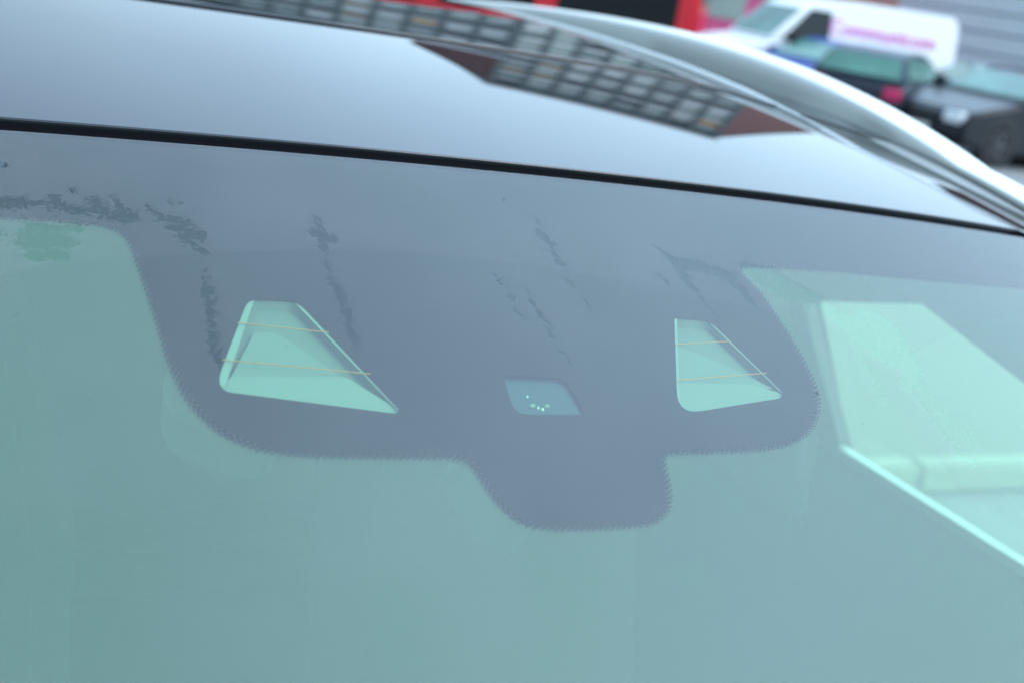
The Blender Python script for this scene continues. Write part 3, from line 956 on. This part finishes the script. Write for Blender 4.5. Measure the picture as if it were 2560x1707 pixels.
# dashboard
prof_d = [(-1.22, 0.55), (-1.22, 0.86), (-1.0, 0.90), (-0.72, 0.93), (-0.62, 0.90), (-0.58, 0.80), (-0.70, 0.55)]
mb = MB(); mb.loft([[(x, y, z) for y, z in prof_d] for x in (-0.83, -0.4, 0, 0.4, 0.83)]); mb.build('dashboard', M['dash'], car)
def seat(x):
    s = rbox('front_seat', x-0.25, x+0.25, 0.0, 0.50, 0.42, 0.58, M['seat'], car, 0.06)
    rings = []
    for t in np.linspace(0, 1, 9):
        z = 0.52+0.60*t; y = 0.46+0.20*t
        wd = 0.25-0.05*max(0, t-0.6)/0.4
        rings.append([(x-wd, y+0.02, z), (x-wd*0.8, y-0.06, z), (x, y-0.035, z), (x+wd*0.8, y-0.06, z), (x+wd, y+0.02, z), (x+wd*0.9, y+0.11, z), (x-wd*0.9, y+0.11, z)])
    MB().loft(rings).build('seat_back', M['seat'], s, True)
    rbox('headrest', x-0.13, x+0.13, 0.66, 0.76, 1.14, 1.30, M['seat'], s, 0.035)
seat(-0.40); seat(0.40)
rbox('rear_seat', -0.66, 0.66, 1.15, 1.6, 0.40, 0.58, M['seat'], car, 0.06)
rbox('rear_seat_back', -0.66, 0.66, 1.55, 1.70, 0.5, 1.12, M['seat'], car, 0.05)
for sgn in (1, -1):
    x0 = sgn*(side_x(1.2)-0.05)
    mb = MB()
    mb.poly_extrude([(sgn*(side_x(z)-0.004), y, z) for y, z in ((wb0[1]+0.05, 0.4), (wb0[1]+0.55, 0.4), (wb0[1]+0.55, zb), (wt0[1]+0.45, wt0[2]+0.05), (wt0[1]+0.05, wt0[2]+0.05), (wb0[1]+0.05, zb))], (-sgn*0.03, 0, 0))
    mb.build('door_pillar', M['surround'], car)
# steering wheel
stw = []
c = Vector((-0.40, -0.42, 0.86)); ax = Vector((0, 0.85, 0.5)).normalized(); u = Vector((1, 0, 0)); v = ax.cross(u)
rings = []
for i in range(33):
    a = 2*math.pi*i/32
    rad = u*math.cos(a)+v*math.sin(a); ctr = c+rad*0.18
    rings.append([ctr+(rad*math.cos(b)+ax*math.sin(b))*0.015 for b in [k*math.pi/4 for k in range(8)]])
swo = MB().loft(rings, cap=False).build('steering_wheel', M['dash'], car, True)
MB().cyl(c, ax, 0.06, 0.04).build('horn_pad', M['dash'], swo)
for a in (0, math.pi, -math.pi/2):
    rad = u*math.cos(a)+v*math.sin(a)
    MB().cyl(c+rad*0.11, rad, 0.012, 0.13, 8).build('spoke', M['dash'], swo)

# A pillars, bonnet, rear body, wheels
for sgn in (1, -1):
    rings = []
    for t in np.linspace(0, 1, 25):
        yp = -1.16+1.19*t
        y = yh(XW)+yp; z = 1.45-KX*XW*XW+TR*min(yp, 0)
        rings.append([(sgn*0.738, y, z-0.03), (sgn*0.738, y, z+0.004), (sgn*0.775, y, z+0.010), (sgn*0.815, y, z-0.012), (sgn*(0.83+0.06*(1-t)), y, z-0.05), (sgn*0.80, y, z-0.07)])
    MB().loft(rings).build('windscreen_pillar', M['silver_paint'], car, True)
rings = []
for y, z, wd in ((-1.02, 0.90, 0.90), (-1.16, 0.945, 0.92), (-1.5, 0.93, 0.93), (-1.9, 0.87, 0.92), (-2.2, 0.76, 0.86), (-2.33, 0.62, 0.78)):
    rings.append([(-wd, y, 0.26), (-wd-0.02, y, z*0.65), (-wd+0.04, y, z-0.10), (-wd*0.75, y, z-0.02), (0, y, z+0.015), (wd*0.75, y, z-0.02), (wd-0.04, y, z-0.10), (wd+0.02, y, z*0.65), (wd, y, 0.26)])
MB().loft(rings).build('bonnet', M['silver_paint'], car, True)
rings = []
for y, z, wd in ((1.93, 1.06, 0.90), (2.2, 1.05, 0.89), (2.35, 0.98, 0.86), (2.42, 0.7, 0.84)):
    rings.append([(-wd, y, 0.28), (-wd-0.01, y, z*0.65), (-wd+0.04, y, z-0.05), (0, y, z), (wd-0.04, y, z-0.05), (wd+0.01, y, z*0.65), (wd, y, 0.28)])
MB().loft(rings).build('rear_body', M['silver_paint'], car, True)
mesh_obj('rear_window', [(-0.72, 2.30, 1.06), (0.72, 2.30, 1.06), (0.62, 2.10, 1.36), (-0.62, 2.10, 1.36)], [(0, 1, 2, 3)], M['side_glass'], car)
rbox('front_bumper', -0.84, 0.84, -2.42, -2.25, 0.24, 0.50, M['silver_paint'], car, 0.05)
rbox('grille', -0.45, 0.45, -2.40, -2.33, 0.52, 0.66, M['black'], car, 0.02)
for sgn in (1, -1):
    rbox('headlight', min(sgn*0.5, sgn*0.8), max(sgn*0.5, sgn*0.8), -2.33, -2.2, 0.58, 0.72, M['lamp'], car, 0.03)
    rbox('tail_light', min(sgn*0.62, sgn*0.86), max(sgn*0.62, sgn*0.86), 2.36, 2.45, 0.76, 0.92, M['red_lamp'], car, 0.02)

def wheel(parent, x, y, r=0.33, wd=0.21, rm='rim'):
    s = 1 if x > 0 else -1
    w_ = MB().cyl((x, y, r), (1, 0, 0), r, wd, 28).bevel(0.02, 2).build('wheel', M['tyre'], parent, True)
    mb = MB()
    xo = x+s*(wd/2+0.004)
    mb.cyl((xo, y, r), (1, 0, 0), r*0.2, 0.02, 16)
    for k in range(5):
        a = 2*math.pi*k/5
        d = Vector((0, math.cos(a), math.sin(a)))
        p = Vector((0, -math.sin(a), math.cos(a)))
        c0 = Vector((xo-0.01, y, r))
        pts = [c0+d*r*0.15-p*0.03, c0+d*r*0.62-p*0.02, c0+d*r*0.62+p*0.02, c0+d*r*0.15+p*0.03]
        mb.poly_extrude(pts, (s*0.012, 0, 0))
    n_ = 28
    ro = [(xo-0.008, y+r*0.68*math.cos(2*math.pi*i/n_), r+r*0.68*math.sin(2*math.pi*i/n_)) for i in range(n_)]
    ri = [(xo-0.008, y+r*0.58*math.cos(2*math.pi*i/n_), r+r*0.58*math.sin(2*math.pi*i/n_)) for i in range(n_)]
    ro2 = [(a+s*0.016, b, c) for a, b, c in ro]; ri2 = [(a+s*0.016, b, c) for a, b, c in ri]
    vs = [[mb.bm.verts.new(p) for p in L] for L in (ro, ro2, ri2, ri)]
    for a in range(4):
        for i in range(n_):
            mb.bm.faces.new([vs[a][i], vs[a][(i+1) % n_], vs[(a+1) % 4][(i+1) % n_], vs[(a+1) % 4][i]])
    mb.build('rim', M[rm], w_)
    return w_
for x in (-0.84, 0.84):
    for y in (-1.62, 1.62):
        wheel(car, x, y, 0.35)

# ------------------------------------------------------------------ vehicles across the road
def shell(lower, upper, zb_, w0, tumble, material, parent, name='body', bev=0.05):
    """lower: side outline below the belt, upper: glasshouse outline; sides lean in above the belt"""
    mb = MB()
    mb.poly_extrude([(-w0, y, z) for y, z in lower], (2*w0, 0, 0))
    mb.bevel(bev, 3)
    o = mb.build(name, material, parent, True)
    mb = MB()
    rings = []
    a = [(-(w0-0.05-tumble*(z-zb_)), y, z) for y, z in upper]
    b = [((w0-0.05-tumble*(z-zb_)), y, z) for y, z in upper]
    mb.loft([a, b])
    mb.bevel(bev*0.6, 2)
    mb.build('cabin' if name == 'body' else name, material, parent, True)
    return o

def pane(parent, name, pts, material, th=0.012):
    P = [Vector(p) for p in pts]
    nn = (P[1]-P[0]).cross(P[2]-P[0]).normalized()
    mb = MB()
    mb.poly_extrude([p+nn*0.001 for p in P], nn*th)
    return mb.build(name, material, parent)

def small_car(name, loc, rz, paint, glass, label, cat='car', L=4.2, W=1.75, H=1.45, style='hatch', group=None):
    t = empty(name, loc, rz, label=label, cat=cat, group=group)
    h = L/2; w0 = W/2; zb_ = 0.93
    if style == 'hatch':
        lower = [(-h, 0.30), (-h-0.02, 0.52), (-h+0.10, 0.70), (-h+0.95, 0.90), (-h+1.3, zb_), (h-0.35, zb_+0.02), (h-0.03, 0.86), (h, 0.5), (h-0.03, 0.28), (h-0.5, 0.2), (-h+0.4, 0.2)]
        up_ = [(-h+0.98, zb_-0.02), (-h+1.75, H-0.06), (-h+2.1, H), (h-0.9, H-0.02), (h-0.55, H-0.10), (h-0.12, zb_-0.02)]
    else:
        lower = [(-h, 0.30), (-h-0.02, 0.52), (-h+0.10, 0.68), (-h+1.05, 0.88), (-h+1.4, zb_), (h-0.95, zb_+0.02), (h-0.10, 0.93), (h, 0.6), (h-0.03, 0.3), (h-0.5, 0.2), (-h+0.4, 0.2)]
        up_ = [(-h+1.15, zb_-0.02), (-h+1.95, H-0.05), (-h+2.35, H), (h-1.55, H-0.02), (h-1.25, H-0.08), (h-0.68, zb_-0.02)]
    shell(lower, up_, zb_, w0, 0.38, paint, t)
    def hw(z): return w0-0.05-0.38*(z-zb_)
    # windscreen and rear window
    (ya, za), (yb, zb2) = up_[0], up_[1]
    def lerp(a, b, s): return a+(b-a)*s
    def front(y0, z0, y1, z1, nm, flip):
        A = (lerp(y0, y1, 0.12), lerp(z0, z1, 0.12)); B = (lerp(y0, y1, 0.93), lerp(z0, z1, 0.93))
        wa_, wb_ = hw(A[1])-0.07, hw(B[1])-0.07
        pts = [(-wa_, A[0], A[1]), (wa_, A[0], A[1]), (wb_, B[0], B[1]), (-wb_, B[0], B[1])]
        if flip: pts = pts[::-1]
        return pane(t, nm, pts, glass)
    front(*up_[0], *up_[1], 'windscreen', False)
    front(*up_[-1], *up_[-2], 'rear_window', True)
    # side windows
    zlo, zhi = zb_+0.04, H-0.10
    def xat(poly_a, poly_b, z): return lerp(poly_a[0], poly_b[0], (z-poly_a[1])/(poly_b[1]-poly_a[1]))
    yf0, yf1 = xat(up_[0], up_[1], zlo)+0.08, xat(up_[0], up_[1], min(zhi, up_[1][1]))+0.10
    yr0, yr1 = xat(up_[-1], up_[-2], zlo)-0.10, xat(up_[-1], up_[-2], min(zhi, up_[-2][1]))-0.10
    ym = (yf1+yr1)/2+0.05
    for s in (-1, 1):
        for nm, lp in (('front_side_window', [(yf0, zlo), (ym-0.04, zlo), (ym-0.04, zhi), (yf1, zhi)]), ('rear_side_window', [(ym+0.04, zlo), (yr0, zlo), (yr1, zhi), (ym+0.04, zhi)])):
            pts = [(s*hw(z), y, z) for y, z in lp]
            if s > 0: pts = pts
            else: pts = pts[::-1]
            pane(t, nm, pts, glass)
        rbox('headlight', min(s*0.45, s*(w0-0.08)), max(s*0.45, s*(w0-0.08)), -h-0.035, -h+0.12, 0.52, 0.68, M['lamp'], t, 0.03)
        rbox('tail_light', min(s*(w0-0.30), s*(w0-0.03)), max(s*(w0-0.30), s*(w0-0.03)), h-0.12, h+0.02, 0.66, 0.84, M['red_lamp'], t, 0.03)
        rbox('wing_mirror', min(s*(w0-0.02), s*(w0+0.16)), max(s*(w0-0.02), s*(w0+0.16)), -h+1.25, -h+1.37, 0.93, 1.06, paint, t, 0.03)
        for y in (-h+0.80, h-0.75):
            wheel(t, s*(w0-0.09), y, 0.31, 0.19, 'dark_rim')
            mb = MB(); mb.cyl((s*(w0-0.005), y, 0.33), (1, 0, 0), 0.37, 0.02, 28); mb.build('wheel_arch', M['black'], t)
    rbox('grille', -0.40, 0.40, -h-0.035, -h+0.03, 0.50, 0.62, M['black'], t, 0.01)
    rbox('number_plate', -0.26, 0.26, -h-0.045, -h-0.02, 0.34, 0.44, M['number_plate'], t, 0.003)
    rbox('number_plate', -0.26, 0.26, h+0.0, h+0.03, 0.55, 0.65, M['number_plate'], t, 0.003)
    return t

def ground_pt(px, dist):
    d = ray(px, 100); a = math.atan2(d[0], d[1])
    return (CAM[0]+dist*math.sin(a), CAM[1]+dist*math.cos(a), 0.0)

# local front is -y; rz turns it
def face(px, dist, rel):
    """heading so that the car's nose points rel degrees clockwise of straight-at-camera"""
    p = ground_pt(px, dist)
    return math.atan2(p[0]-CAM[0], -(p[1]-CAM[1]))*0  # placeholder

def heading(px, dist, rel_deg):
    p = ground_pt(px, dist)
    to = math.atan2(CAM[1]-p[1], CAM[0]-p[0])            # direction towards camera
    return to+R(rel_deg)+math.pi/2                         # local -y -> heading

# white van, nose to the left
van_d = 24.5
vp = ground_pt(2055, van_d)
van = empty('van', vp, heading(2055, van_d, -60), label='white panel van with pink lettering on its side', cat='van')
h = 2.42; w0 = 0.95
lowv = [(-h, 0.35), (-h-0.03, 0.62), (-h+0.08, 0.85), (-h+0.35, 1.02), (-h+0.95, 1.14), (-h+1.1, 1.18), (h-0.02, 1.18), (h, 0.4), (h-0.3, 0.25), (-h+0.3, 0.25)]
upv = [(-h+0.85, 1.13), (-h+1.50, 1.80), (-h+1.85, 1.93), (-h+2.6, 2.03), (h-0.15, 2.06), (h-0.04, 1.92), (h-0.02, 1.13)]
shell(lowv, upv, 1.12, w0, 0.16, M['white_paint'], van, bev=0.07)
def vw(z): return w0-0.05-0.16*(z-1.12)
A, B = (-h+0.92, 1.20), (-h+1.46, 1.76)
pane(van, 'windscreen', [(-0.78, *A), (0.78, *A), (0.70, *B), (-0.70, *B)], M['car_glass'])
for s in (-1, 1):
    lp = [(-h+1.10, 1.20), (-h+2.05, 1.20), (-h+2.05, 1.78), (-h+1.62, 1.78)]
    pts = [(s*vw(z), y, z) for y, z in lp]
    if s < 0: pts = pts[::-1]
    pane(van, 'side_window', pts, M['dark_glass'])
    rbox('headlight', min(s*0.5, s*0.88), max(s*0.5, s*0.88), -h-0.03, -h+0.2, 0.66, 0.86, M['lamp'], van, 0.03)
    rbox('tail_light', min(s*0.80, s*0.92), max(s*0.80, s*0.92), h-0.05, h+0.02, 0.8, 1.1, M['red_lamp'], van, 0.01)
    rbox('wing_mirror', min(s*0.93, s*1.12), max(s*0.93, s*1.12), -h+1.2, -h+1.32, 1.12, 1.36, M['black'], van, 0.03)
    for y in (-h+0.75, h-0.85): wheel(van, s*0.84, y, 0.33)
    # a door seam each side
    MB().box(min(s*(w0+0.001), s*(w0+0.004)), max(s*(w0+0.001), s*(w0+0.004)), -h+2.12, -h+2.14, 0.4, 1.08).build('door_seam', M['black'], van)
def text(parent, body, size, loc, rot, material, name='lettering'):
    cu = bpy.data.curves.new(name, 'FONT')
    cu.body = body; cu.size = size; cu.extrude = 0.003; cu.offset = 0.006; cu.align_x = 'CENTER'
    cu.materials.append(material)
    o = bpy.data.objects.new(name, cu)
    COL.objects.link(o); o.parent = parent
    o.location = loc; o.rotation_euler = rot
    bpy.context.view_layer.update()
    me = bpy.data.meshes.new_from_object(o.evaluated_get(bpy.context.evaluated_depsgraph_get()))
    bpy.data.objects.remove(o); bpy.data.curves.remove(cu)
    o = link(name, me, parent); o.location = loc; o.rotation_euler = rot
    return o
# the side facing us is found from the heading
inv = Matrix.Rotation(-van.rotation_euler.z, 3, 'Z')
side = 1 if (inv @ (Vector(CAM)-Vector(vp))).x > 0 else -1
text(van, 'Communicom', 0.40, (side*(vw(1.45)+0.014), 0.75, 1.42), (R(90-9*0), 0, R(90) if side > 0 else R(-90)), M['pink'])

# parked cars between us and the van
def place(name, px, d, rel, paint, glass, label, **k):
    return small_car(name, ground_pt(px, d), heading(px, d, rel), paint, glass, label, **k)
GRP = 'cars parked in front of the grey cladding'
place('parked_car', 2118, 23.0, -34, M['blue_paint'], M['car_glass'], 'blue car nosing out below the white van', style='hatch', group=GRP, H=1.32)
place('parked_car', 2240, 21.2, 168, M['grey_paint'], M['car_glass'], 'dark hatchback seen from behind with red tail light beside the blue car', style='hatch', group=GRP, H=1.36, W=1.5)
place('parked_car', 2510, 23.5, -68, M['grey_paint'], M['car_glass'], 'dark grey saloon behind the black car, under the grey cladding', style='saloon', L=4.5, group=GRP, H=1.42)
bc = place('parked_car', 2600, 20.6, -38, M['black_paint'], M['car_glass'], 'black car with bright headlights, nearest of the parked cars', style='saloon', L=4.3, H=1.30, group=GRP)
bc.scale = (1, 1, 1.06)

# red bus
def bus():
    D = 27.0
    p0, p1 = polar(14.5, 30.0), polar(33.8, 27.5)
    u_ = (p1-p0); L = float(np.linalg.norm(u_)); a = math.atan2(u_[1], u_[0])
    t = empty('bus', tuple(p0), a, label='red bus with large black windows behind the roof of the car', cat='bus')
    # local x along the side that faces us (y<0 faces us)
    rbox('body', 0, L, 0.0, 2.5, 0.35, 3.05, M['bus_red'], t, 0.12)
    x1 = L-0.46
    for wl in (2.75, 2.3, 1.6):
        MB().box(x1-wl, x1, -0.012, 0.05, 0.62, 2.55).build('side_window', M['dark_glass'], t)
        x1 -= wl+0.52
    for x in (1.6, L-1.9):
        for y in (0.12, 2.38):
            MB().cyl((x, y, 0.48), (0, 1, 0), 0.48, 0.28, 28).bevel(0.03).build('wheel', M['tyre'], t, True)
    for y in (0.3, 2.2):
        rbox('tail_light', L-0.01, L+0.03, y-0.1, y+0.1, 0.9, 1.3, M['red_lamp'], t, 0.01)
    MB().box(L-0.005, L+0.015, 0.3, 2.2, 1.5, 2.6).build('rear_window', M['dark_glass'], t)
bus()

# pink shop front between bus and van
def shop():
    p0, p1 = polar(33.6, 31), polar(39.0, 32)
    u_ = p1-p0; L = float(np.linalg.norm(u_)); a = math.atan2(u_[1], u_[0])
    t = empty('shop_front', tuple(p0), a, label='pink kiosk with pale window between bus and van', cat='kiosk')
    rbox('wall', 0, L, 0, 2.5, 0, 2.9, M['magenta'], t, 0.05)
    M['shop_pane'] = mat('pale shop window', (0.30, 0.40, 0.36), 0.1)
    MB().box(0.25, 1.25, -0.03, 0.02, 1.25, 2.5).build('window', M['shop_pane'], t)
    MB().box(1.7, 2.6, -0.03, 0.02, 1.25, 2.5).build('window', M['shop_pane'], t)
    MB().box(-0.05, L+0.05, -0.35, 0.0, 2.62, 2.72).build('canopy', M['magenta'], t)
shop()

# grey cladded shed with separate boards
def shed():
    p0, p1 = polar(42.4, 34), polar(58, 28)
    u_ = p1-p0; L = float(np.linalg.norm(u_)); a = math.atan2(u_[1], u_[0])
    t = empty('clad_building', tuple(p0), a, label='low building clad in grey horizontal boards behind the parked cars', cat='building')
    MB().box(0, L, 0.03, 6, 0, 4.4).build('wall', M['slat_gap'], t)
    bm_ = None
    for k in range(9):
        z0 = 0.10+k*0.48
        if bm_ is None:
            mb = MB()
            mb.loft([[(x, 0.03, 0), (x, -0.035, 0.015), (x, -0.012, 0.435), (x, 0.03, 0.45)] for x in (0, L)])
            o = mb.build('cladding_board', M['slat'], t); bm_ = o.data
        else:
            o = link('cladding_board', bm_, t)
        o.location = (0, 0, z0)
    rbox('roof_edge', -0.1, L+0.1, -0.1, 6.1, 4.45, 4.6, M['slat'], t, 0.02)
shed()

# ------------------------------------------------------------------ office block mirrored in the roof
def facade(parent, L, h0, h1, cols, storeys, seed):
    r = random.Random(seed)
    sh = (h1-h0)/storeys; cw = L/cols
    meshes = {}
    def panel_mesh(key, x, y, z, mt):
        k = (key, mt)
        if k not in meshes:
            mb = MB(); mb.box(0, x, -y, 0, 0, z); o = mb.build(key, PANES[mt] if isinstance(mt, int) else M[mt], parent); meshes[k] = o.data
            return o
        return link(key, meshes[k], parent)
    for s in range(storeys):
        zb_ = h0+s*sh
        o = panel_mesh('floor_edge', L, 0.30, 0.42, 'slab'); o.location = (0, 0, zb_)
        o = panel_mesh('transom', L, 0.18, 0.28, 'slab'); o.location = (0, 0, zb_+sh*0.52)
        for c in range(cols):
            for (z0, zz) in ((zb_+0.62, sh*0.52-0.85), (zb_+sh*0.52+0.42, sh*0.48-0.65)):
                q = r.random()
                if z0 > zb_+sh*0.45: mt = 2 if q < 0.45 else 1 if q < 0.85 else 3 if q < 0.97 else 5
                else: mt = 0 if q < 0.42 else 3 if q < 0.70 else 1 if q < 0.90 else 2 if q < 0.97 else 4
                o = panel_mesh('window', cw-0.55, 0.06, zz, mt); o.location = (c*cw+0.275, 0, z0)
    for c in range(cols+1):
        o = panel_mesh('column', 0.50, 0.34, h1-h0, 'facade'); o.location = (c*cw-0.25, 0, h0)

def block(p0, p1, z1, depth, cols, storeys, label, seed):
    u_ = p1-p0; L = float(np.linalg.norm(u_)); a = math.atan2(u_[1], u_[0])
    t = empty('office_building', tuple(p0), a, label=label, cat='building')
    MB().box(0, L, 0.0, depth, 0, z1).build('wall', M['facade'], t)
    facade(t, L, 0.4, z1-0.5, cols, storeys, seed)
    MB().box(-0.3, L+0.3, -0.5, depth, z1, z1+0.5).build('parapet', M['slab'], t)
    return t
H1 = 24.2
block(polar(25.9, 85), polar(37.7, 91.5), H1, 12, 8, 7, 'tall office block with window grid, mirrored upside down in the black car roof', 3)
def wall_block(name, p0, p1, z1, depth, label, side=1):
    u_ = p1-p0; L = float(np.linalg.norm(u_)); a = math.atan2(u_[1], u_[0])
    t = empty(name, tuple(p0), a, label=label, cat='building')
    MB().box(0, L, 0.0, depth, 0, z1).build('wall', M['brick'], t)
    MB().box(-0.1, L+0.1, -0.1, depth+0.1, z1, z1+0.3).build('coping', M['facade'], t)
    return t
wall_block('brick_building', polar(21.4, 116), polar(25.8, 85.5), H1-0.2, 8, 'red brick wing left of the tall office block, mirrored in the car roof')
wall_block('brick_building', polar(37.8, 92), polar(42.3, 165), H1-0.2, 8, 'red brick wing right of the tall office block')
block(polar(2, 99), polar(25.7, 84.5), 16.6, 12, 16, 5, 'long low office range mirrored along the far edge of the sunroof', 9)
wall_block('brick_building', polar(49.3, 60), polar(55, 62), 11.2, 8, 'small red brick house behind the grey clad building')

# kerb and parking line outside the far door
a = on_z(2290, 1236, 0.004); b = on_z(2560, 1226, 0.004)
d = (b-a)/np.linalg.norm(b-a); pnt = np.array([-d[1], d[0], 0])
def strip(o0, o1, l0, l1, z):
    return [tuple(a+d*l0+pnt*o0+np.array([0, 0, z])), tuple(a+d*l1+pnt*o0+np.array([0, 0, z])), tuple(a+d*l1+pnt*o1+np.array([0, 0, z])), tuple(a+d*l0+pnt*o1+np.array([0, 0, z]))]
if (pnt[:2] @ (a-CAM)[:2]) < 0: pnt = -pnt
M['paving'] = mat('pale paving', (0.205, 0.20, 0.145), 0.85, noise=(5, 0.06))
mb = MB(); mb.poly_extrude(strip(0.10, 4.5, -8, 5, 0.0), (0, 0, 0.10)); pv = mb.build('pavement', M['paving']); tag(pv, kind='structure')
kb = empty('kerb', tuple(a), label='pale kerb edging the pavement beyond the passenger door', cat='kerb')
kl = None
ang = math.atan2(d[1], d[0])
for k in range(-8, 6):
    if kl is None:
        mb = MB(); mb.box(0.004, 0.906, 0, 0.10, 0, 0.115); mb.bevel(0.015, 2); o = mb.build('kerb_stone', M['kerb_stone_mat'] if 'kerb_stone_mat' in M else mat('kerb stone', (0.36, 0.37, 0.27), 0.8, noise=(9, 0.08)), kb); kl = o.data
    else: o = link('kerb_stone', kl, kb)
    o.rotation_euler = (0, 0, ang)
    p = d*0.91*k
    if np.cross(d, pnt)[2] < 0: p = p+pnt*0.10
    o.location = (p[0], p[1], 0)
